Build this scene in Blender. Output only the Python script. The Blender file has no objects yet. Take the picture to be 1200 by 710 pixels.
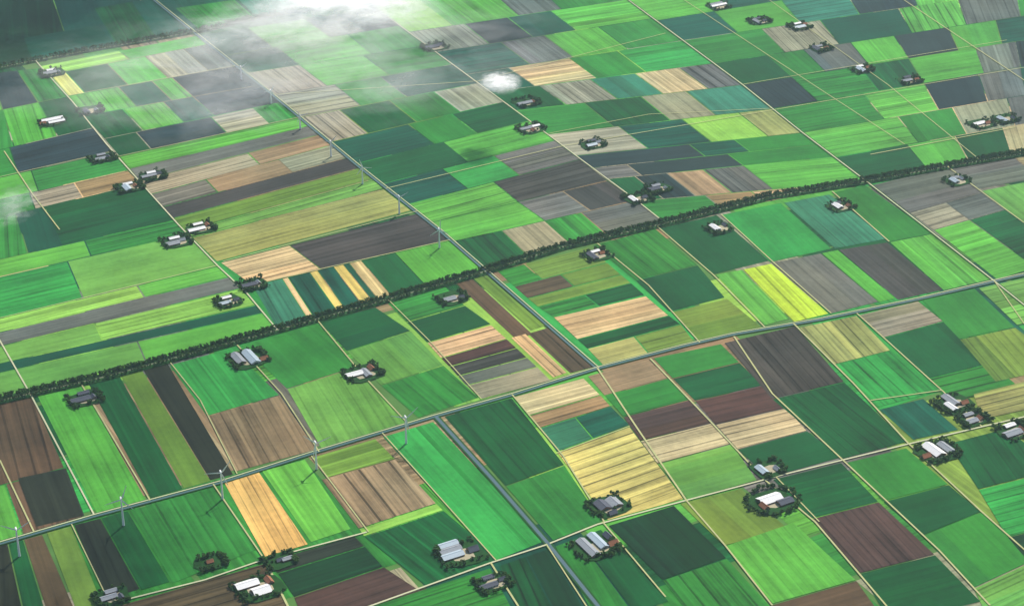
import bpy, math, random
import numpy as np
from mathutils import Vector, Matrix
random.seed(7)
rng=random.Random(11)
ALT=2200.0; PITCH=math.radians(28.5); F=2500.0; Y0=ALT/math.tan(PITCH)
cP,sP=math.cos(PITCH),math.sin(PITCH)
def G(u,v,z=0.0):
    cx=(u-600)/F; cy=-(v-355)/F
    dx,dy,dz=cx,cP+sP*cy,-sP+cP*cy
    t=(ALT-z)/-dz
    return Vector((dx*t,dy*t-Y0,z))
scene=bpy.context.scene
cam=bpy.data.cameras.new("camera"); co=bpy.data.objects.new("camera",cam); scene.collection.objects.link(co)
co.location=(0,-Y0,ALT); co.rotation_euler=(math.pi/2-PITCH,0,0)
cam.sensor_width=36; cam.lens=F/1200*36; cam.clip_start=1; cam.clip_end=200000
scene.camera=co
scene.view_settings.view_transform='Standard'; scene.view_settings.look='None'; scene.view_settings.exposure=0
# ---- light
EL=math.radians(50); AZ=math.radians(28)
w=bpy.data.worlds.new("World"); scene.world=w; w.use_nodes=True
nt=w.node_tree; nt.nodes.clear()
o=nt.nodes.new('ShaderNodeOutputWorld'); b=nt.nodes.new('ShaderNodeBackground'); s=nt.nodes.new('ShaderNodeTexSky')
s.sky_type='NISHITA'; s.sun_disc=False; s.sun_elevation=EL; s.sun_rotation=AZ
b.inputs[1].default_value=0.13
nt.links.new(s.outputs[0],b.inputs[0]); nt.links.new(b.outputs[0],o.inputs[0])
L=bpy.data.lights.new("sun",'SUN'); L.energy=5; L.angle=math.radians(.5); L.color=(1,.95,.82)
lo=bpy.data.objects.new("sun",L); scene.collection.objects.link(lo)
sd=Vector((math.sin(AZ)*math.cos(EL),math.cos(AZ)*math.cos(EL),math.sin(EL)))
lo.rotation_euler=sd.to_track_quat('Z','Y').to_euler(); lo.location=(0,0,5000)
# ---- colours
def lin(c):
    c=c/255.0
    return c/12.92 if c<.04045 else ((c+.055)/1.055)**2.4
KA=0.97
def C(r,g,b_): return (lin(r)*KA,lin(g)*KA,lin(b_)*KA)
P=dict(g0=(8,54,28),g1=(10,80,38),g2=(42,120,44),g3=(82,158,56),g4=(132,184,74),g5=(176,200,56),
 o=(98,130,50),ol=(144,152,88),t=(10,76,56),tb=(34,52,54),tt=(46,112,84),s=(94,98,90),sd=(60,60,58),gr=(140,140,116),
 b=(140,122,88),sb=(84,70,52),v=(74,54,48),k=(34,42,32),tn=(182,162,118),tl=(206,186,138),y=(190,182,102),or_=(208,170,104),mg=(98,156,68),bg=(44,142,60))
def mat(name,rough=.9,spec=.15):
    m=bpy.data.materials.new(name); m.use_nodes=True
    n=m.node_tree; bs=n.nodes['Principled BSDF']; bs.inputs['Roughness'].default_value=rough
    bs.inputs['Specular IOR Level'].default_value=spec
    return m,n,bs
def N(n,t,**k):
    x=n.nodes.new(t)
    for a,v in k.items(): setattr(x,a,v)
    return x
def math_(n,op,a,b_=None,c=None):
    x=n.nodes.new('ShaderNodeMath'); x.operation=op
    for i,vv in enumerate((a,b_,c)):
        if vv is None: continue
        if isinstance(vv,(int,float)): x.inputs[i].default_value=vv
        else: n.links.new(vv,x.inputs[i])
    return x.outputs[0]
def mixc(n,mode,f,a,b_):
    x=n.nodes.new('ShaderNodeMix'); x.data_type='RGBA'; x.blend_type=mode
    if isinstance(f,(int,float)): x.inputs[0].default_value=f
    else: n.links.new(f,x.inputs[0])
    for i,vv in ((6,a),(7,b_)):
        if isinstance(vv,tuple): x.inputs[i].default_value=(*vv,1) if len(vv)==3 else vv
        else: n.links.new(vv,x.inputs[i])
    return x.outputs[2]
def simple(name,col,var=.25,scale=.1,rough=.9,spec=.15):
    m,n,bs=mat(name,rough,spec)
    g=N(n,'ShaderNodeNewGeometry'); no=N(n,'ShaderNodeTexNoise'); no.inputs['Scale'].default_value=scale; no.inputs['Detail'].default_value=4
    n.links.new(g.outputs['Position'],no.inputs['Vector'])
    f=math_(n,'MULTIPLY_ADD',no.outputs['Fac'],var*2,1-var)
    v=N(n,'ShaderNodeVectorMath',operation='SCALE'); v.inputs[0].default_value=col
    n.links.new(f,v.inputs['Scale']); n.links.new(v.outputs[0],bs.inputs['Base Color'])
    return m
crop,n,bs=mat("crop_field",.85,.12)
at=N(n,'ShaderNodeAttribute',attribute_name='Col'); pr=N(n,'ShaderNodeAttribute',attribute_name='Par')
uv=N(n,'ShaderNodeUVMap',uv_map='rows'); geo=N(n,'ShaderNodeNewGeometry')
sp=N(n,'ShaderNodeSeparateXYZ'); n.links.new(uv.outputs[0],sp.inputs[0])
ps=N(n,'ShaderNodeSeparateXYZ'); n.links.new(pr.outputs['Vector'],ps.inputs[0])
def streak(fx,fy,off):
    cb=N(n,'ShaderNodeCombineXYZ'); n.links.new(math_(n,'MULTIPLY',sp.outputs[0],fx),cb.inputs[0]); n.links.new(math_(n,'MULTIPLY',sp.outputs[1],fy),cb.inputs[1])
    n.links.new(math_(n,'MULTIPLY_ADD',ps.outputs[0],60.0,off),cb.inputs[2])
    st=N(n,'ShaderNodeTexNoise'); st.inputs['Scale'].default_value=1; st.inputs['Detail'].default_value=3; n.links.new(cb.outputs[0],st.inputs['Vector'])
    return st.outputs['Fac']
st1=streak(.045,.0016,0); st2=streak(.16,.004,9)
bl=N(n,'ShaderNodeTexNoise'); bl.inputs['Scale'].default_value=.0065; bl.inputs['Detail'].default_value=6; bl.inputs['Roughness'].default_value=.6; n.links.new(geo.outputs['Position'],bl.inputs['Vector'])
fi=N(n,'ShaderNodeTexNoise'); fi.inputs['Scale'].default_value=.09; fi.inputs['Detail'].default_value=3; n.links.new(geo.outputs['Position'],fi.inputs['Vector'])
a1=math_(n,'MULTIPLY',math_(n,'SUBTRACT',st1,.5),math_(n,'MULTIPLY_ADD',ps.outputs[1],1.3,.35))
a1b=math_(n,'MULTIPLY',math_(n,'SUBTRACT',st2,.5),math_(n,'MULTIPLY_ADD',ps.outputs[1],1.3,.4))
a2=math_(n,'MULTIPLY',math_(n,'SUBTRACT',bl.outputs['Fac'],.5),1.3)
a3=math_(n,'MULTIPLY',math_(n,'SUBTRACT',fi.outputs['Fac'],.5),.4)
fr=math_(n,'FRACT',math_(n,'DIVIDE',sp.outputs[0],math_(n,'MULTIPLY_ADD',ps.outputs[2],26.0,15.0)))
tr=math_(n,'MULTIPLY',math_(n,'LESS_THAN',fr,.15),math_(n,'MULTIPLY',math_(n,'SUBTRACT',ps.outputs[1],.12),math_(n,'MULTIPLY_ADD',math_(n,'GREATER_THAN',ps.outputs[2],.62),1.15,-.62)))
tot=math_(n,'ADD',math_(n,'ADD',math_(n,'ADD',a1,a1b),a2),math_(n,'ADD',a3,math_(n,'ADD',tr,1.0)))
tot=math_(n,'MAXIMUM',tot,.25)
v=N(n,'ShaderNodeVectorMath',operation='SCALE'); n.links.new(at.outputs['Vector'],v.inputs[0]); n.links.new(tot,v.inputs['Scale'])
bl2=N(n,'ShaderNodeTexNoise'); bl2.inputs['Scale'].default_value=.003; bl2.inputs['Detail'].default_value=5; n.links.new(geo.outputs['Position'],bl2.inputs['Vector'])
tint=mixc(n,'MIX',bl2.outputs['Fac'],(.7,.98,1.04),(1.34,1.02,.86))
fin=mixc(n,'MULTIPLY',.8,v.outputs[0],tint)
n.links.new(fin,bs.inputs['Base Color'])
m_ground=simple("grass_verge",C(80,122,58),.35,.02)
m_road=simple("concrete_road",C(190,194,158),.12,.05)
m_dirt=simple("farm_track",C(176,180,126),.22,.03)
m_asph=simple("asphalt",C(112,120,98),.15,.05)
m_verge=simple("road_verge",C(34,82,34),.35,.04)
m_water=simple("canal_water",C(70,98,106),.1,.02,.25,.5)
m_yard=simple("yard_paving",C(170,164,138),.22,.08)
m_garden=simple("garden_grass",C(30,74,30),.45,.08)
# ---- fields
FV=[];FF=[];FC=[];FP=[];FU=[]
zc=[0.40]
def addquad(pts,col,par,ang,z):
    base=len(FV)
    nrm=(pts[1]-pts[0]).cross(pts[2]-pts[1]).z
    if nrm<0: pts=pts[::-1]
    for p in pts: FV.append((p.x,p.y,z))
    FF.append(tuple(range(base,base+len(pts))))
    ca,sa=math.cos(ang),math.sin(ang)
    for p in pts:
        FC.append((*col,1)); FP.append(par)
        FU.append((-p.x*sa+p.y*ca, p.x*ca+p.y*sa))
def lerp(a,b_,t): return a+(b_-a)*t
def shrink(q,m):
    a=lerp(q[0],q[3],.5);b_=lerp(q[1],q[2],.5);W=(b_-a).length
    a2=lerp(q[0],q[1],.5);b2=lerp(q[3],q[2],.5);H=(b2-a2).length
    fx=min(.3,m/max(W,1));fy=min(.3,m/max(H,1))
    def bi(s,t): return lerp(lerp(q[0],q[1],s),lerp(q[3],q[2],s),t)
    return [bi(fx,fy),bi(1-fx,fy),bi(1-fx,1-fy),bi(fx,1-fy)]
def cellG(q,ck,z,sub=True,m=1.6,d=None):
    q=shrink(q,m)
    W=(lerp(q[1],q[2],.5)-lerp(q[0],q[3],.5)).length; H=(lerp(q[3],q[2],.5)-lerp(q[0],q[1],.5)).length
    base=C(*P[ck])
    alongW = (W>H) if d is None else (d=='w')
    e=(q[1]-q[0]) if alongW else (q[3]-q[0])
    ang=math.atan2(e.y,e.x)
    brown= ck in('b','sb','v','s','sd','tn','tl','y','or_','gr','k','ol')
    k=1
    short=min(W,H)
    if sub and short>90: k=rng.choice([1,1,2,2,3])
    cuts=sorted([0]+[rng.uniform(.15,.85) for _ in range(k-1)]+[1])
    par0=(rng.random(), rng.choice([.15,.35,.6,.85]) if not brown else rng.choice([.5,.75,1.0]), rng.random())
    haze_t=min(1,max(0,(q[0].y-300)/1300))
    for i in range(k):
        t0,t1=cuts[i],cuts[i+1]
        if alongW: qq=[lerp(q[0],q[3],t0),lerp(q[1],q[2],t0),lerp(q[1],q[2],t1),lerp(q[0],q[3],t1)]
        else: qq=[lerp(q[0],q[1],t0),lerp(q[0],q[1],t1),lerp(q[3],q[2],t1),lerp(q[3],q[2],t0)]
        f=rng.uniform(.82,1.18) if k>1 else rng.uniform(.93,1.07)
        col=(base[0]*f*rng.uniform(.88,1.12)*(1-.15*haze_t),base[1]*f,base[2]*f*rng.uniform(.88,1.12)*(1+.1*haze_t))  # far fields get less red, more blue: haze painted into the crop colour
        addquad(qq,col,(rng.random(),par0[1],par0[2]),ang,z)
def row(tl,tr,br,bl,spec,d=None,m=1.6):
    it=spec.split(); t0=0
    zc[0]+=.004
    for i in range(0,len(it),2):
        ck=it[i]; t1=float(it[i+1])
        p=[(tl[0]+(tr[0]-tl[0])*t,tl[1]+(tr[1]-tl[1])*t) for t in (t0,t1)]
        r=[(bl[0]+(br[0]-bl[0])*t,bl[1]+(br[1]-bl[1])*t) for t in (t0,t1)]
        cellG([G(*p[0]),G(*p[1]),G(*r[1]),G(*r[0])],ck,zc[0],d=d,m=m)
        t0=t1
def q(*a,d=None):
    row(a[0:2],a[2:4],a[4:6],a[6:8],a[8]+" 1",d=d)
dA=(G(700,430)-G(232,42)).normalized(); dB=(G(1000,216)-G(120,443)).normalized()
keys=['g1','g2','g3','g2','g1','t','s','b','g4','o','tn','gr','g3','bg']
O=G(700,430)
zu=0.03
for i in range(-14,22):
    for j in range(-16,26):
        c0=O+dA*(-i*420)+dB*(j*330)
        k=rng.choice([1,2,2,3])
        for a in range(k):
            s0,s1=a/k,(a+1)/k
            if rng.random()<.5: qq=[c0-dA*(412*s0),c0-dA*(412*s0)+dB*322,c0-dA*(412*s1-3)+dB*322,c0-dA*(412*s1-3)]
            else: qq=[c0+dB*(322*s0),c0+dB*(322*s1),c0-dA*410+dB*(322*s1),c0-dA*410+dB*(322*s0)]
            qq=[Vector((p.x,p.y,0)) for p in qq]
            zu+=.00018
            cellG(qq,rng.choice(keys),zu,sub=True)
# Region 0: dark corner plots carry cloud shadow in their crop colour
row((-60,-40),(200,-75),(300,20),(-60,92),"g0 .4 t .7 t 1")
row((200,-75),(440,-110),(470,-8),(300,20),"tt .5 g1 1")
row((-60,60),(115,30),(135,52),(-60,90),"g0 .5 t 1")
row((110,10),(200,-5),(232,36),(135,52),"g1 .5 t 1")
row((232,34),(300,22),(275,0),(205,10),"g2 1")
# Region 1
row((-60,92),(47,80),(80,113),(-60,142),"g3 .45 tb .75 g2 1",m=2)
row((-60,142),(80,113),(110,150),(-60,190),"g2 .45 g3 .75 g1 1")
row((-60,190),(110,150),(133,178),(-60,222),"g2 .42 tb 1")
row((-60,222),(133,178),(150,200),(-60,248),"g3 .5 g2 1")
row((-60,248),(150,200),(165,215),(-60,270),"g2 .45 gr .7 b 1")
row((-60,270),(165,215),(205,258),(-60,318),"g2 .35 t .5 g1 1")
row((-60,318),(205,258),(218,275),(-60,338),"g3 .6 g2 1")
row((-60,338),(218,275),(255,312),(-60,388),"bg .5 mg 1",d='w')
row((-60,388),(255,312),(268,325),(-60,404),"g4 .7 g3 1")
row((-60,404),(268,325),(282,338),(-60,420),"s 1",d='w')
row((-60,420),(282,338),(300,358),(-60,440),"mg .5 g4 1",d='w')
row((-60,440),(300,358),(308,367),(-60,450),"t 1",d='w')
row((-60,450),(308,367),(325,385),(-60,482),"mg .6 g3 1",d='w')
# Region 2
row((47,78),(232,42),(245,52),(58,88),"g4 .5 g3 1",d='w')
row((58,88),(245,52),(276,78),(80,113),"y .1 g1 .36 g3 .6 gr .84 s 1")
row((80,113),(276,78),(305,100),(98,136),"g3 .3 t .5 g3 .62 tb 1")
row((98,136),(305,100),(330,120),(122,163),"g1 .22 g3 .45 t .62 tb 1")
row((122,163),(330,120),(350,138),(140,184),"g1 .18 tb .6 gr .84 g2 1")
row((140,184),(350,138),(362,148),(152,198),"g3 1",d='w')
row((152,198),(362,148),(375,158),(163,212),"s 1",d='w')
row((163,212),(375,158),(390,170),(177,228),"gr .6 b 1",d='w')
row((177,228),(390,170),(408,185),(190,243),"s .3 b .7 gr 1",d='w')
row((190,243),(408,185),(422,197),(203,256),"sd 1",d='w')
row((203,256),(422,197),(437,210),(217,271),"o 1",d='w')
row((217,271),(437,210),(450,222),(225,279),"mg 1",d='w')
row((225,279),(450,222),(482,247),(254,307),"ol 1",d='w')
row((258,308),(490,250),(527,281),(296,335),"tn .35 sd 1")
row((296,335),(527,281),(570,318),(325,386),"tt .15 tn .18 t .29 y .33 t .41 y .46 t .49 tn .55 g1 .72 g3 1",d='h',m=1)
# Region 3
row((232,42),(440,10),(470,30),(262,66),"t .28 g3 .6 s .8 tb 1")  # dark teal plots have cloud shadow put into their colour
row((262,66),(470,30),(500,54),(287,86),"t .3 g3 .7 g2 1")
row((287,86),(500,54),(530,76),(320,112),"gr .3 g3 .65 g2 1")
row((320,112),(530,76),(560,98),(352,138),"gr .34 g2 .6 t 1")
row((352,138),(560,98),(590,120),(387,167),"gr .22 g1 .5 g2 .75 gr 1")
row((387,167),(590,120),(620,142),(418,192),"t .45 g2 .7 g1 1")
row((418,192),(620,142),(650,165),(447,216),"g1 .5 g3 1")
row((447,216),(650,165),(680,187),(477,240),"t .35 bg .65 s 1")
row((477,240),(680,187),(712,212),(502,262),"g3 .5 sd 1")
row((502,262),(712,212),(745,235),(532,283),"g3 .5 s .75 sd 1")
row((532,283),(745,235),(778,261),(567,318),"g1 .26 gr .5 g2 .7 s 1")
# Region 4
row((425,-2),(690,-45),(735,0),(480,38),"g4 .2 g3 .5 s .7 g2 1")
row((480,38),(735,0),(765,22),(510,62),"gr .25 tb .45 t .65 g3 1")
row((510,62),(765,22),(800,48),(545,88),"t .3 s .5 g3 .75 g2 1")
row((545,88),(800,48),(835,75),(575,108),"t .2 tn .48 g2 .7 bg 1")
row((575,108),(835,75),(870,100),(605,130),"g1 .22 gr .45 tt .65 tn .85 s 1")
row((605,130),(870,100),(905,128),(640,158),"g2 .3 g1 .55 gr .75 tt 1")
row((640,158),(905,128),(940,156),(675,183),"gr .32 t .6 g4 .85 ol 1")
row((675,183),(940,156),(958,170),(695,197),"tb .5 t .7 g2 1")
row((695,197),(958,170),(978,184),(712,210),"s .15 tb .6 g2 1")
row((712,210),(978,184),(1015,213),(745,236),"g1 .12 tb .26 b .42 s .6 g3 1")
row((745,236),(1015,213),(1015,214),(778,261),"g2 .3 b .5 tn .7 g3 1")
# Region 5
row((700,-28),(1260,-115),(1260,-85),(735,0),"g2 .3 g3 .5 s .7 g3 1")
row((735,0),(1260,-85),(1260,-55),(768,25),"g3 .18 t .34 g3 .5 s .7 g2 1")
row((768,25),(1260,-55),(1260,-20),(800,48),"t .14 g3 .3 tt .45 tb .6 g3 .75 g2 1")
row((800,48),(1260,-20),(1260,10),(835,75),"g2 .2 gr .35 t .55 g3 .7 s .85 g2 1")
row((835,75),(1260,10),(1260,38),(870,100),"g1 .15 g2 .25 s .38 g3 .5 tb .65 g3 .78 t 1")
row((870,100),(1260,38),(1260,68),(905,128),"tb .15 g2 .35 g1 .5 g3 .7 s .82 tb 1")
row((905,128),(1260,68),(1260,102),(940,156),"g2 .3 g3 .5 tb .68 s .82 t 1")
row((940,156),(1260,102),(1260,135),(978,185),"g3 .35 g2 .55 gr .75 s .9 g3 1")
row((978,185),(1260,135),(1260,172),(1015,213),"g1 .3 g3 .5 g1 .7 tn .85 gr 1")
# Region 6
row((-60,489),(38,464),(76,548),(-40,580),"sb 1",d='h')
row((-40,580),(76,548),(98,606),(-20,640),"g3 .4 sb 1",d='h')
q(20,560,78,548,100,604,42,618,'k',d='h')
q(42,462,96,450,172,586,112,602,'g3')
q(103,450,140,439,215,573,176,584,'g1')
q(140,439,166,432,248,564,215,573,'o')
q(166,432,196,424,274,556,246,563,'k',d='h')
q(198,428,272,408,328,463,242,488,'bg')
q(242,488,328,463,372,527,276,553,'b')
q(282,405,372,378,418,430,336,456,'g2')
q(336,456,418,430,478,496,376,526,'mg')
q(374,378,440,360,482,388,406,412,'g1')
q(406,412,482,388,520,428,446,452,'mg')
q(446,452,520,428,562,466,490,490,'g2')
q(452,354,520,334,545,358,476,378,'g2')
q(476,378,545,358,576,380,500,402,'g1')
row((500,402),(576,381),(594,397),(516,420),"tn 1",d='w')
row((516,420),(594,397),(606,408),(526,430),"v 1",d='w')
row((526,430),(606,408),(618,419),(536,441),"sd 1",d='w')
row((536,441),(618,419),(630,430),(546,452),"s 1",d='w')
row((546,452),(630,430),(646,446),(564,468),"gr 1",d='w')
q(532,331,552,325,625,392,604,398,'sb')
q(552,325,568,321,640,382,622,388,'o')
q(598,396,616,391,665,437,648,443,'tn',d='h')
q(618,391,642,384,698,430,668,438,'sb')
# Region 7
row((582,318),(690,290),(712,308),(602,336),"g2 .3 o 1",d='w')
row((602,336),(712,308),(728,322),(618,350),"sb .5 o 1",d='w')
row((618,350),(728,322),(740,332),(630,360),"o 1",d='w')
row((630,360),(740,332),(756,346),(648,372),"g2 .5 g1 1",d='w')
row((648,372),(757,347),(784,370),(676,398),"tn 1",d='w')
row((676,398),(784,370),(798,380),(688,409),"g1 1",d='w')
row((688,409),(798,380),(815,402),(708,430),"ol .5 o 1",d='w')
q(694,288,768,268,818,311,744,329,'g2')
q(744,329,818,311,850,349,784,366,'g1')
q(786,366,852,350,895,385,820,402,'o')
q(772,268,840,252,902,306,836,322,'g1')
q(838,322,870,316,926,374,896,382,'g3')
q(870,316,904,309,972,368,930,378,'g5',d='h')
q(845,252,915,238,975,292,902,308,'bg')
q(906,308,962,297,1030,354,974,368,'s',d='h')
q(918,238,972,228,1042,280,978,292,'tt')
q(962,297,982,293,1050,350,1030,355,'g3',d='h')
q(982,293,1040,284,1106,340,1052,352,'sd',d='h')
q(975,226,1014,217,1094,274,1042,284,'g2')
q(1042,284,1094,274,1162,328,1106,341,'g3')
row((1022,217),(1110,197),(1150,226),(1066,250),"s 1",d='w')
row((1066,250),(1150,226),(1178,246),(1094,270),"gr .5 s 1",d='w')
row((1094,270),(1178,246),(1260,300),(1168,328),"g3 .5 g1 1",d='w')
row((1112,197),(1260,168),(1290,196),(1146,222),"s .5 b 1")
row((1150,224),(1290,196),(1320,240),(1200,262),"mg .5 g3 1")
# Region 8
row((-40,650),(50,626),(92,722),(-40,760),"k .55 g1 .75 sb 1",d='h')
q(54,624,84,616,124,716,92,724,'o')
q(86,615,118,607,165,690,124,704,'k',d='h')
q(118,607,150,598,200,682,165,692,'g1',d='h')
q(152,598,256,569,302,644,202,684,'g2')
q(130,712,310,660,345,720,150,780,'sb')
q(262,566,304,553,362,638,310,653,'or_',d='h')
q(306,552,358,538,412,620,364,636,'g3')
q(366,536,440,514,464,538,384,560,'o')
q(376,562,464,538,512,590,420,620,'b')
row((420,620),(512,590),(520,598),(426,629),"g4 1")
q(426,629,520,598,588,655,500,688,'g1')
q(395,722,500,688,520,720,420,750,'v')
q(312,658,416,628,428,640,325,672,'k')
q(325,672,428,640,450,664,344,700,'g0')
q(344,700,450,664,490,690,360,740,'v')
q(448,512,508,494,640,634,582,657,'bg',d='h')
q(520,488,600,466,662,545,592,570,'g1')
q(592,570,662,545,706,611,648,634,'g2')
row((602,465),(684,443),(704,463),(620,487),"tn 1",d='w')
row((620,487),(704,463),(716,476),(632,502),"b 1",d='w')
row((632,502),(716,476),(738,498),(652,530),"tt .5 t 1",d='w')
row((652,530),(738,500),(802,585),(712,610),"y 1",d='w')
row((688,441),(760,421),(784,443),(708,464),"b 1",d='w')
row((708,464),(784,443),(808,469),(730,489),"g2 1",d='w')
row((730,489),(808,469),(834,496),(750,517),"v 1",d='w')
row((750,517),(834,496),(858,520),(770,544),"tl 1",d='w')
row((770,544),(858,520),(888,563),(806,586),"mg 1",d='w')
row((765,420),(845,403),(867,425),(788,444),"g2 1",d='w')
row((788,444),(867,425),(894,452),(814,470),"g1 1",d='w')
row((814,470),(894,452),(922,478),(838,498),"v 1",d='w')
row((838,498),(922,478),(946,505),(864,527),"tn 1",d='w')
row((864,527),(946,505),(988,536),(900,560),"g1 1",d='w')
q(848,402,932,382,990,448,904,468,'sd',d='h')
q(904,468,990,448,1064,518,988,538,'g1')
q(936,384,1004,370,1044,411,976,428,'ol')
q(976,428,1044,411,1104,458,1028,478,'bg')
q(1004,370,1076,353,1106,377,1036,396,'gr')
q(1036,396,1106,377,1162,426,1088,444,'g1')
q(1088,444,1162,426,1200,458,1110,470,'g2')
q(1030,480,1082,467,1124,504,1070,516,'t')
q(1080,352,1142,338,1190,384,1124,398,'g2')
q(1124,398,1190,384,1250,430,1166,448,'o')
q(1146,338,1290,306,1330,348,1192,382,'mg')
q(1192,382,1330,348,1370,400,1250,430,'bg')
q(1140,462,1290,425,1300,460,1150,492,'ol')
# Region 9
row((430,712),(575,665),(600,712),(470,750),"g2 1")
row((584,663),(642,643),(690,722),(620,745),"g1 .55 g0 1",d='h')
row((650,640),(704,620),(785,705),(700,730),"g2 .5 g1 1",d='h')
q(712,616,790,592,852,654,776,680,'g0')
q(776,680,852,654,905,712,820,735,'g2')
q(796,590,868,572,925,620,848,640,'o')
q(848,640,930,612,1004,680,905,708,'g3')
q(905,562,986,542,1030,588,950,608,'g1')
q(950,608,1030,588,1096,650,1008,672,'v')
q(1008,672,1096,650,1150,705,1044,732,'g1')
q(900,710,1004,680,1040,730,930,760,'sb')
q(992,542,1062,525,1112,568,1034,588,'g2')
q(1034,588,1112,568,1150,600,1080,628,'g1')
q(1080,628,1150,600,1215,655,1140,690,'g2')
q(1140,690,1215,655,1290,720,1170,750,'mg')
q(1110,520,1180,502,1240,550,1146,574,'g1')
q(1146,574,1260,545,1300,600,1180,630,'bg')
q(1180,630,1300,600,1330,650,1226,684,'g0')
def build_mesh(name,V,Fa,mats,mi=None,smooth=False,parent=None,link=True):
    me=bpy.data.meshes.new(name); me.from_pydata([tuple(x) for x in V],[],Fa)
    for m in mats: me.materials.append(m)
    if mi: me.polygons.foreach_set('material_index',mi)
    if smooth: me.polygons.foreach_set('use_smooth',[True]*len(me.polygons))
    ob=bpy.data.objects.new(name,me)
    if link: scene.collection.objects.link(ob)
    if parent: ob.parent=parent
    return ob
fo=build_mesh("crop_fields",FV,FF,[crop]); me=fo.data
uvl=me.uv_layers.new(name='rows'); uvl.data.foreach_set('uv',[c for u in FU for c in u])
ca=me.color_attributes.new('Col','FLOAT_COLOR','CORNER'); ca.data.foreach_set('color',[c for u in FC for c in u])
pa=me.attributes.new('Par','FLOAT_VECTOR','CORNER'); pa.data.foreach_set('vector',[c for u in FP for c in u])
S=60000
build_mesh("ground",[(-S,-S,0),(S,-S,0),(S,S,0),(-S,S,0)],[(0,1,2,3)],[m_ground])
# ---- ribbons
def ribbon(V,Fa,pts,wd,z,off=0):
    n_=len(pts); base=len(V)
    for i,p in enumerate(pts):
        d=Vector((0,0,0))
        if i>0: d+=(p-pts[i-1]).normalized()
        if i<n_-1: d+=(pts[i+1]-p).normalized()
        d.normalize(); nn=Vector((-d.y,d.x,0))
        for sgn in (-1,1):
            x=p+nn*(off+sgn*wd/2); V.append((x.x,x.y,z))
    for i in range(n_-1):
        a=base+2*i; Fa.append((a,a+2,a+3,a+1))
B0=[(-80,96),(60,68),(230,38),(300,22),(430,-2),(560,-28)]
B1=[(-80,490),(0,470),(120,443),(250,408),(370,375),(460,350),(565,320),(660,290),(790,260),(900,232),(1010,214),(1110,196),(1290,165)]
B2=[(-80,660),(0,637),(110,605),(260,565),(370,530),(510,488),(600,463),(700,432),(800,406),(860,392),(960,375),(1080,350),(1165,330),(1290,302)]
B3=[(430,712),(575,660),(640,639),(700,615),(800,588),(925,555),(1060,522),(1175,495),(1290,468)]
B3l=[(60,735),(140,705),(240,680),(310,656),(430,624)]
A1=[(-40,330),(0,400),(36,463),(110,603)]
A2=[(42,72),(47,78),(85,120),(125,170),(165,215),(210,265),(255,312),(290,345),(325,387)]
A3=[(170,-8),(232,42),(320,112),(420,195),(515,270),(570,318),(700,432)]
A4=[(400,-20),(440,10),(500,54),(560,98),(620,142),(680,187),(745,235),(778,261)]
A5=[(690,-35),(735,0),(800,48),(870,100),(940,156),(1015,213),(1165,330),(1240,390)]
W1=[(510,488),(575,560),(640,635),(705,716),(740,760)]
def gp(l): return [G(*p) for p in l]
V=[];Fa=[]
for j,(l,wd) in enumerate([(B1,30),(B2,14),(A3,12),(B0,26),(W1,14),(A5,8)]): ribbon(V,Fa,gp(l),wd,2.0+.01*j)
build_mesh("grass_bank",V,Fa,[m_verge])
def rib(name,l,wd,m,z=2.1,off=0):
    V=[];Fa=[];ribbon(V,Fa,gp(l),wd,z,off); return build_mesh(name,V,Fa,[m])
k=0
for l,wd,m,off in [(B1,5,m_asph,0),(B2,2.6,m_road,4),(A2,3.2,m_road,0),(A3,2.2,m_road,4.2),(A4,3,m_road,0),(A5,3.1,m_road,0),(B3,3.8,m_road,0),(B3l,3.6,m_road,0),(A1,3.1,m_road,0),(B0,5,m_asph,0)]:
    rib("road",l,wd,m,2.12+.006*k,off); k+=1
for l,wd in [(B2,4.5),(A3,4.5)]: rib("canal",l,wd,m_water,2.1,-2.6)
rib("canal",W1,7,m_water,2.25)
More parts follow.
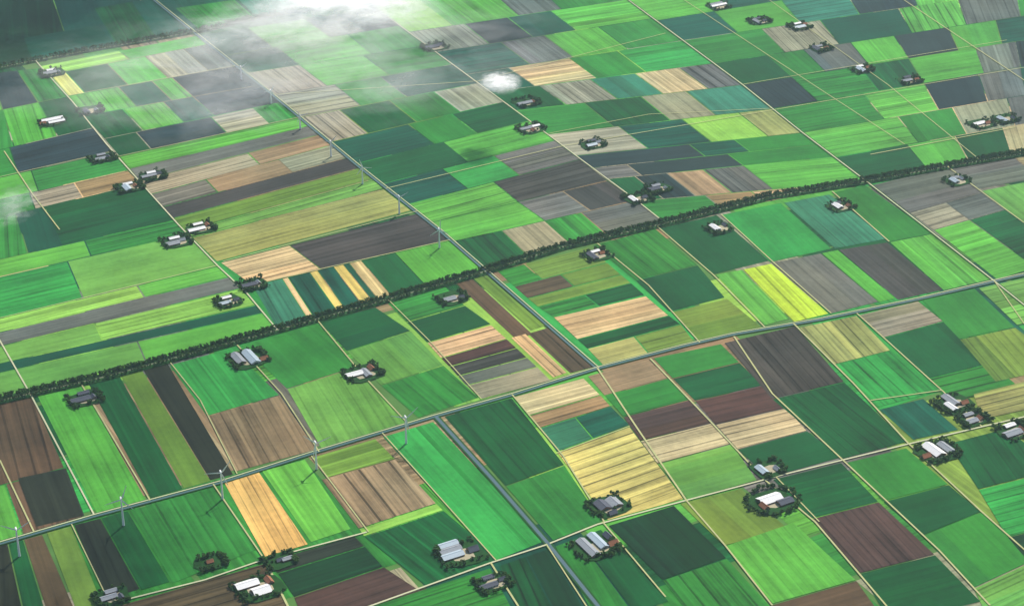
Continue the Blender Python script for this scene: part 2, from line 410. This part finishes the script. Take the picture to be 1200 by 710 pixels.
tracks=[([(5,178),(38,228),(70,270)],2.8),([(262,307),(490,248)],2.3),([(296,334),(527,282)],2.3),([(700,432),(745,500),(805,588)],3.6),([(372,376),(425,440),(478,497)],2.8),
 ([(700,286),(760,335),(820,402)],2.8),([(770,266),(835,322),(896,384)],2.8),([(845,252),(905,307),(974,368)],2.8),([(975,225),(1042,284)],3.2),([(805,588),(850,640),(905,710)],3.2),
 ([(860,395),(905,462),(990,542),(1100,645),(1160,710)],3.4),([(762,421),(830,492),(895,562),(955,612),(1040,712)],3.4),([(930,380),(1000,450),(1064,520),(1150,600),(1240,680)],3.4),
 ([(1004,368),(1110,464),(1150,500)],3),([(575,660),(610,715)],3.5),([(640,638),(690,715)],2.5),([(310,656),(340,716)],4),([(200,426),(235,470),(278,556)],2.2),([(278,405),(330,462),(374,530)],2.8),
 ([(250,568),(310,656)],2.8),([(365,535),(432,624)],2.3),([(600,463),(660,535),(708,612)],2.8),([(448,508),(582,658)],2.3),([(96,452),(176,587)],2.8),([(0,540),(40,624)],3),([(84,615),(128,706)],2),
 ([(706,612),(780,700)],2.8),([(905,555),(960,612)],2.5),([(1110,196),(1200,262)],2.8),([(1020,470),(1104,458)],2.5),([(1165,330),(1200,380),(1290,450)],2.5),([(455,352),(505,402),(564,468)],2),
 ([(320,112),(560,96),(780,40)],2),([(452,222),(660,172),(905,130),(1260,70)],2.3),([(352,138),(140,184)],2),([(640,158),(760,135),(905,128)],1.8),([(1050,-5),(1200,95),(1260,140)],2.8),([(870,100),(1180,48)],2),
 ([(800,0),(960,105),(1060,170)],2),([(900,0),(1040,100),(1150,190)],2),([(1020,182),(1190,150)],2.8),([(80,113),(276,78)],2),([(-60,222),(133,178)],2),([(-60,388),(255,312)],2),([(652,532),(738,500)],2)]
for l,wd in tracks:
    rib("farm_track",l,wd,m_dirt,2.25+.004*k); k+=1
# ---- trees
def ico(sub=1):
    import bmesh
    bm=bmesh.new(); bmesh.ops.create_icosphere(bm,subdivisions=sub,radius=1)
    V=np.array([v_.co[:] for v_ in bm.verts]); Fc=[tuple(x.index for x in f.verts) for f in bm.faces]; bm.free(); return V,Fc
IV,IF=ico()
m_leaf,n,bs=mat("foliage",.9,.1)
g=N(n,'ShaderNodeNewGeometry'); no=N(n,'ShaderNodeTexNoise'); no.inputs['Scale'].default_value=.35; no.inputs['Detail'].default_value=3
n.links.new(g.outputs['Position'],no.inputs['Vector'])
oi=N(n,'ShaderNodeObjectInfo')
cr=N(n,'ShaderNodeValToRGB'); cr.color_ramp.elements[0].position=.3; cr.color_ramp.elements[0].color=(.008,.032,.01,1); cr.color_ramp.elements[1].position=.75; cr.color_ramp.elements[1].color=(.05,.11,.022,1)
n.links.new(math_(n,'ADD',no.outputs['Fac'],math_(n,'MULTIPLY_ADD',oi.outputs['Random'],.3,-.15)),cr.inputs[0]); n.links.new(cr.outputs[0],bs.inputs['Base Color'])
m_bark=simple("bark",(.06,.045,.03),.3,1)
def tree_mesh(i):
    r=random.Random(i); V=[];Fa=[];mi=[]
    def limb(p0,p1,r0,r1):
        b0=len(V); d=(p1-p0).normalized(); x=d.orthogonal().normalized(); y=d.cross(x)
        for p,rr in((p0,r0),(p1,r1)):
            for a in range(5):
                an=a*math.tau/5; V.append(p+x*math.cos(an)*rr+y*math.sin(an)*rr)
        for a in range(5): Fa.append((b0+a,b0+(a+1)%5,b0+5+(a+1)%5,b0+5+a)); mi.append(0)
    H=r.uniform(.9,1.1)
    limb(Vector((0,0,0)),Vector((0,0,.55*H)),.035,.02)
    for a in range(4):
        an=r.uniform(0,6.28); limb(Vector((0,0,.3+.06*a)),Vector((math.cos(an)*.25,math.sin(an)*.25,.55+.06*a)),.015,.006)
    for b_ in range(13):
        an=r.uniform(0,6.28); h=r.uniform(.3,1.0)*H; rad=.3*math.sqrt(max(.05,1-((h-.6)/.48)**2))*r.uniform(.3,1)
        c=np.array([math.cos(an)*rad,math.sin(an)*rad,h*.92]); sz=r.uniform(.09,.17)
        rr=np.array([r.uniform(.7,1.35) for _ in range(len(IV))])[:,None]
        vv=IV*rr*sz*np.array([1,1,.8])+c; b0=len(V)
        V.extend([Vector(x) for x in vv]); Fa.extend([tuple(b0+j for j in f) for f in IF]); mi.extend([1]*len(IF))
    me=bpy.data.meshes.new("tree_crown"); me.from_pydata(V,[],Fa); me.materials.append(m_bark); me.materials.append(m_leaf); me.polygons.foreach_set('material_index',mi); return me
TM=[tree_mesh(i) for i in range(6)]
def empty(name,loc=(0,0,0)):
    e=bpy.data.objects.new(name,None); e.location=loc; scene.collection.objects.link(e); return e
def put_tree(par,p,h,wd=1.0):
    o_=bpy.data.objects.new("tree",rng.choice(TM)); scene.collection.objects.link(o_); o_.parent=par
    o_.location=(p.x-par.location.x,p.y-par.location.y,1.2); o_.rotation_euler=(0,0,rng.uniform(0,6.28)); o_.scale=(h*wd,h*wd,h)
def tree_row(name,l,sp,h,offs,miss=.05,wd=1.1):
    pts=gp(l); e=empty(name,(pts[0].x,pts[0].y,0))
    for off in offs:
        for a,b_ in zip(pts,pts[1:]):
            d=b_-a; Ln=d.length; d.normalize(); nn=Vector((-d.y,d.x,0)); n_=int(Ln/sp)
            for i in range(n_):
                if rng.random()<miss: continue
                p=a+d*(i*sp+rng.uniform(-2,2))+nn*(off+rng.uniform(-1,1)); put_tree(e,p,h*rng.uniform(.7,1.15),wd)
tree_row("tree_avenue",B1,6,10.5,(-8.5,8.5,11.5),.04,1.1)
tree_row("tree_avenue",B0,7,11,(-7,8),.06)
# ---- buildings
m_wall=simple("brick_wall",(.26,.15,.1),.2,.3)
m_wallw=simple("sheet_wall",(.5,.5,.46),.1,.3)
m_door=simple("door_paint",(.06,.12,.09),.1,.5)
m_glass=simple("window_glass",(.04,.06,.08),.1,.5,.15,.5)
roofs=dict(red=simple("tile_roof",(.32,.14,.08),.2,.4),gray=simple("corrugated_roof",(.3,.33,.36),.18,.2),dark=simple("dark_tile_roof",(.1,.11,.14),.2,.3),
 white=simple("white_sheet_roof",(.8,.82,.82),.08,.2,.5),blue=simple("steel_roof",(.4,.5,.57),.12,.2,.5))
def gable(name,loc,ang,Lx,Wy,h,rh,roof,wall,bays=4):
    V=[];Fa=[];mi=[]
    def box(x0,x1,y0,y1,z0,z1,m):
        b0=len(V)
        for x in(x0,x1):
            for y in(y0,y1):
                for z in(z0,z1): V.append((x,y,z))
        for f in((0,1,3,2),(4,6,7,5),(0,4,5,1),(2,3,7,6),(1,5,7,3),(0,2,6,4)): Fa.append(tuple(b0+i for i in f)); mi.append(m)
    a,c=Lx/2,Wy/2
    b0=len(V); V.extend([(-a,-c,0),(a,-c,0),(a,c,0),(-a,c,0),(-a,-c,h),(a,-c,h),(a,c,h),(-a,c,h),(-a,0,h+rh),(a,0,h+rh)])
    for f in((0,1,5,4),(2,3,7,6),(1,2,6,9,5),(3,0,4,8,7)): Fa.append(f); mi.append(0)
    ov=.8; sl=rh/c; th=.35
    for sg in(-1,1):
        b0=len(V)
        for x in(-a-ov,a+ov):
            for (y,z) in((0,h+rh+.02),(sg*(c+ov),h-sl*ov+.02),(sg*(c+ov),h-sl*ov+.02+th),(0,h+rh+th+.02)): V.append((x,y,z))
        for f in((0,1,5,4),(1,2,6,5),(2,3,7,6),(0,3,2,1),(4,5,6,7)): Fa.append(tuple(b0+i for i in f)); mi.append(1)
    box(-a,a,-.4,.4,h+rh+th-.1,h+rh+th+.35,1)
    for sx in(-1,1): box(sx*a-.12,sx*a+.12,-Wy*.2,Wy*.2,0,h*.85,2)
    for i in range(bays):
        x=-a+Lx*(i+.5)/bays
        for sy in(-1,1): box(x-Lx/bays*.22,x+Lx/bays*.22,sy*c-.1,sy*c+.1,h*.4,h*.75,3)
    ob=build_mesh(name,V,Fa,[wall,roof,m_door,m_glass],mi); ob.location=(loc.x,loc.y,1.6); ob.rotation_euler=(0,0,ang); return ob
angA=math.atan2(dA.y,dA.x); angB=math.atan2(dB.y,dB.x)
def yard(u,v,w_,h_,m,name="farmyard",z=2.6):
    c=G(u,v); V=[]
    for k_ in range(14):
        a=k_*math.tau/14; e=((abs(math.cos(a))**.5)*math.copysign(1,math.cos(a))*w_/2*rng.uniform(.85,1.1),(abs(math.sin(a))**.5)*math.copysign(1,math.sin(a))*h_/2*rng.uniform(.85,1.1))
        p=c+dB*e[0]-dA*e[1]; V.append((p.x,p.y,z))
    build_mesh(name,V,[tuple(range(14))],[m])
def farm(u,v,sc=1.0,blds=None,trees=12,ring=False,yd=True):
    c=G(u,v); r=rng
    yard(u,v,70*sc,60*sc,m_garden,"farm_garden",2.55+r.random()*.03)
    if yd: yard(u+2,v+1,36*sc,28*sc,m_yard,"farmyard",2.65+r.random()*.03)
    occ=[]
    if blds is None:
        blds=[(r.uniform(-16,-8),r.uniform(-10,4),34*r.uniform(.75,1.25),r.uniform(13,18),r.choice(['gray','gray','blue','white','dark']),r.choice('AB')),
              (r.uniform(12,20),r.uniform(-12,6),14,10,r.choice(['red','dark','gray']),r.choice('AB'))]
        if r.random()<.6: blds.append((r.uniform(-2,6),r.uniform(15,20),24,11,r.choice(['gray','white','dark']),'B'))
    for (x,y,l_,w_,rf,ax) in blds:
        x*=sc;y*=sc;l_*=sc;w_*=sc
        p=c+dB*x-dA*y
        small=l_<18*sc
        gable("farmhouse" if small else "farm_barn",p,angA if ax=='A' else angB,l_,w_,3.2 if small else 4.2,(w_*.42 if small else w_*.2),roofs[rf],m_wall if small or r.random()<.5 else m_wallw,3 if small else 6)
        occ.append((x,y,max(l_,w_)*.42+2.5))
    e=empty("tree_clump",(c.x,c.y,0))
    sides=r.sample([1,0,2,3],3)
    n_=0;tries=0
    while n_<trees*2.4 and tries<900:
        tries+=1
        if ring:
            a=r.uniform(0,6.28); x=math.cos(a)*40*sc*r.uniform(.9,1.12); y=math.sin(a)*34*sc*r.uniform(.9,1.12)
        else:
            side=r.choice(sides+[sides[0]])
            t=r.uniform(-32,32)*sc
            d_=r.uniform(19,31)*sc
            if r.random()<.1: x,y=r.uniform(-28,28)*sc,r.uniform(-24,24)*sc
            else: x,y=[(-d_-6,t*.8),(t,d_),(d_+5,t*.8),(t,-d_*.95)][side]
        if any(math.hypot(x-a_,y-b_)<rr for a_,b_,rr in occ): continue
        p=c+dB*x-dA*y; put_tree(e,p,r.uniform(5,10.5),1.25); n_+=1
for (u,v) in [(62,86),(106,130),(120,186),(152,220),(180,207),(207,284),(236,268),(268,354),(297,334),(530,350),(100,468),(700,300),(843,268),(985,243),(1122,213),(748,234),(772,222),
  (617,121),(695,170),(510,56),(890,26),(938,32),(962,58),(1010,82),(1066,95),(1150,146),(1178,140),(900,550),(578,684),(132,700)]:
    farm(u,v,rng.uniform(.85,1.0),trees=rng.choice([14,19,24]))
farm(62,143,.95,[(0,8,60,16,'white','B'),(6,-12,44,14,'white','B'),(-30,-6,16,10,'red','B')],8)
farm(622,152,1,[(-12,4,34,12,'gray','B'),(14,6,28,10,'white','B'),(0,-14,14,10,'red','A')],18)
farm(291,422,1.15,[(6,2,48,18,'blue','A'),(-16,8,38,16,'gray','A'),(24,-14,14,10,'red','B')],26)
farm(425,438,1.15,[(-16,0,30,14,'white','B'),(4,-6,26,12,'gray','A'),(20,6,15,10,'red','A')],30)
farm(713,594,1.1,[(-10,4,26,20,'dark','A'),(12,2,26,20,'gray','A'),(-6,-22,14,10,'dark','B')],18)
farm(698,642,1.2,[(-12,2,46,15,'gray','A'),(10,10,40,14,'blue','A'),(26,-6,15,11,'red','B'),(30,14,15,10,'dark','A')],24)
farm(540,650,1.2,[(-14,0,34,14,'blue','B'),(-10,14,34,12,'gray','B'),(-6,28,30,12,'blue','B'),(20,0,16,12,'dark','B')],18)
farm(905,588,1.25,[(-2,4,36,20,'white','B'),(14,-12,24,14,'dark','B'),(-20,-8,14,10,'red','A')],44,ring=True)
farm(303,690,1.2,[(0,-10,26,20,'white','B'),(-12,14,34,16,'white','B'),(20,8,15,10,'red','A')],20)
farm(246,660,.8,[(0,0,15,10,'red','B')],24,yd=False)
farm(328,658,.8,[(0,0,15,10,'dark','B'),(16,-4,24,12,'gray','B')],22,yd=False)
farm(1118,474,1.1,[(0,10,36,16,'gray','A'),(-14,-8,26,12,'white','A'),(16,-8,15,10,'red','B')],30)
farm(1140,492,.9,None,30)
farm(1098,530,1.2,[(-4,4,38,20,'white','A'),(18,0,30,14,'gray','A'),(-26,-4,15,10,'red','B')],34)
farm(1190,506,1,None,34)
farm(842,8,1.0,[(0,0,50,12,'white','B'),(0,14,40,12,'gray','B')],12)
# ---- wind turbines
m_turb=simple("turbine_white",(.78,.8,.8),.04,.1,.4)
def turbine(u,v,h,ph):
    c=G(u,v); e=empty("wind_turbine",(c.x,c.y,1.5)); H=h*.66; R=h*.36
    def cone(name,p0,p1,r0,r1,sg=16):
        V=[];Fa=[];d=(p1-p0).normalized();x=d.orthogonal().normalized();y=d.cross(x)
        for p,rr in((p0,r0),(p1,r1)):
            for a in range(sg): an=a*math.tau/sg; V.append(p+x*math.cos(an)*rr+y*math.sin(an)*rr)
        for a in range(sg): Fa.append((a,(a+1)%sg,sg+(a+1)%sg,sg+a))
        Fa.append(tuple(range(sg))[::-1]); Fa.append(tuple(range(sg,2*sg)))
        return build_mesh(name,V,Fa,[m_turb],parent=e)
    cone("tower",Vector((0,0,0)),Vector((0,0,H)),2.3,1.2)
    f=Vector((.35,-1,0)).normalized(); side=Vector((0,0,1)).cross(f)
    cone("nacelle",Vector((0,0,H+1.2))-f*5,Vector((0,0,H+1.2))+f*3.2,1.6,2.0,10)
    hub=Vector((0,0,H+1.2))+f*4.6
    cone("hub",Vector((0,0,H+1.2))+f*3.2,hub+f*1.4,1.6,.3,10)
    for k_ in range(3):
        a=ph+k_*math.tau/3; d=side*math.cos(a)+Vector((0,0,1))*math.sin(a); c_=d.cross(f)
        V=[];Fa=[]
        for t,wd,th in((0,1.2,.9),(.18,3.0,.6),(.6,2.0,.35),(1,.7,.15)):
            p=hub+d*R*t
            for sx,sy in((-.35,0),(0,.5),(.65,0),(0,-.5)): V.append(p+c_*wd*sx+f*th*sy)
        for s_ in range(3):
            for i in range(4): Fa.append((4*s_+i,4*s_+(i+1)%4,4*s_+4+(i+1)%4,4*s_+4+i))
        Fa.append((12,13,14,15)); build_mesh("blade",V,Fa,[m_turb],parent=e)
for (u,v,h,ph) in [(23,652,86,.5),(145,616,86,1.2),(261,585,88,.9),(371,550,88,.3),(476,520,88,.7),(515,291,70,1.5),(468,251,66,.4),(425,216,66,1.9),(388,184,60,.8),(352,152,58,.1),(318,122,54,1.1),(283,94,54,.6)]:
    turbine(u,v,h,ph)
# ---- haze layer (thin homogeneous air)
hz=bpy.data.materials.new("haze"); hz.use_nodes=True; n=hz.node_tree; n.nodes.clear()
out=N(n,'ShaderNodeOutputMaterial'); vs=N(n,'ShaderNodeVolumeScatter'); vs.inputs['Color'].default_value=(.66,.96,1,1); vs.inputs['Density'].default_value=3.8e-5; vs.inputs['Anisotropy'].default_value=.45
n.links.new(vs.outputs[0],out.inputs['Volume'])
a=26000; V=[(x,y,z) for x in(-a,a) for y in(-a,a) for z in(-40,1500)]
ho=build_mesh("haze",V,[(0,1,3,2),(4,6,7,5),(0,4,5,1),(2,3,7,6),(1,5,7,3),(0,2,6,4)],[hz])
# ---- clouds: stacked wispy sheets of vapour
def cloud(c,rx,ry,thick,layers,dens,thr,seed,rot=0,nscale=2.2):
    m=bpy.data.materials.new("cloud_vapour"); m.use_nodes=True; n=m.node_tree; n.nodes.clear()
    out=N(n,'ShaderNodeOutputMaterial'); mx=N(n,'ShaderNodeMixShader'); tp=N(n,'ShaderNodeBsdfTransparent')
    df=N(n,'ShaderNodeBsdfDiffuse'); df.inputs[0].default_value=(.96,.97,.98,1); tl=N(n,'ShaderNodeBsdfTranslucent'); tl.inputs[0].default_value=(.96,.97,.98,1)
    m2=N(n,'ShaderNodeMixShader'); m2.inputs[0].default_value=.15; n.links.new(df.outputs[0],m2.inputs[1]); n.links.new(tl.outputs[0],m2.inputs[2])
    tc=N(n,'ShaderNodeTexCoord')
    mp=N(n,'ShaderNodeMapping'); mp.inputs['Scale'].default_value=(1/rx,1/ry,1/max(thick,1)); n.links.new(tc.outputs['Object'],mp.inputs[0])
    ln=N(n,'ShaderNodeVectorMath',operation='LENGTH'); n.links.new(mp.outputs[0],ln.inputs[0])
    ms=N(n,'ShaderNodeMapping'); r0=min(rx,ry); ms.inputs['Scale'].default_value=(1/r0,1/r0,1/r0); ms.inputs['Location'].default_value=(seed*3.7,seed*1.3,0); n.links.new(tc.outputs['Object'],ms.inputs[0])
    no=N(n,'ShaderNodeTexNoise'); no.inputs['Scale'].default_value=nscale; no.inputs['Detail'].default_value=7; no.inputs['Roughness'].default_value=.6; no.inputs['Distortion'].default_value=.4; n.links.new(ms.outputs[0],no.inputs['Vector'])
    fall=math_(n,'SUBTRACT',1.0,ln.outputs['Value'])
    a_=math_(n,'ADD',math_(n,'MULTIPLY',math_(n,'SUBTRACT',no.outputs['Fac'],thr),2.4),fall)
    a_=math_(n,'MULTIPLY',a_,math_(n,'MAXIMUM',math_(n,'MINIMUM',math_(n,'MULTIPLY',fall,2.5),1.0),0.0))
    a_=math_(n,'MULTIPLY',math_(n,'MINIMUM',math_(n,'MAXIMUM',a_,0.0),1.0),dens)
    n.links.new(a_,mx.inputs[0]); n.links.new(tp.outputs[0],mx.inputs[1]); n.links.new(m2.outputs[0],mx.inputs[2]); n.links.new(mx.outputs[0],out.inputs[0])
    V=[];Fa=[]; G_=12
    for l in range(layers):
        zz=(-.5+(l+.5)/layers)*thick*1.4; b0=len(V)
        for i in range(G_+1):
            for j in range(G_+1):
                x=(-1+2*i/G_)*rx;y=(-1+2*j/G_)*ry
                V.append((x,y,zz+.08*thick*math.sin(3*x/rx+l)+.08*thick*math.cos(4*y/ry+l)))
        for i in range(G_):
            for j in range(G_):
                a0=b0+i*(G_+1)+j; Fa.append((a0,a0+G_+1,a0+G_+2,a0+1))
    ob=build_mesh("cloud",V,Fa,[m],smooth=True); ob.location=c; ob.rotation_euler=(0,0,rot); return ob
cloud(G(586,97,150),62,75,14,2,1.0,.42,21,0,2.2)
cloud(G(408,2,900),190,150,30,2,1.0,.42,3,.3)
cloud(G(350,24,800),280,180,30,1,.45,.48,4,.3)
cloud(G(330,70,560),650,420,30,1,.3,.48,5,.35,2.6)  # broad faint veil, a sheet added to imitate glare besides thin cloud
cloud(G(15,240,400),60,110,20,1,.3,.5,6)
def shadow_cloud(u,v,rx,ry,z,seed,dens=.5):
    p=G(u,v)+sd*(z/sd.z); cloud(p,rx,ry,60,1,dens,.36,seed,.3)
shadow_cloud(20,15,620,360,1450,13,.8); shadow_cloud(320,60,220,130,1450,14,.5); shadow_cloud(565,45,300,140,1450,15,.5)
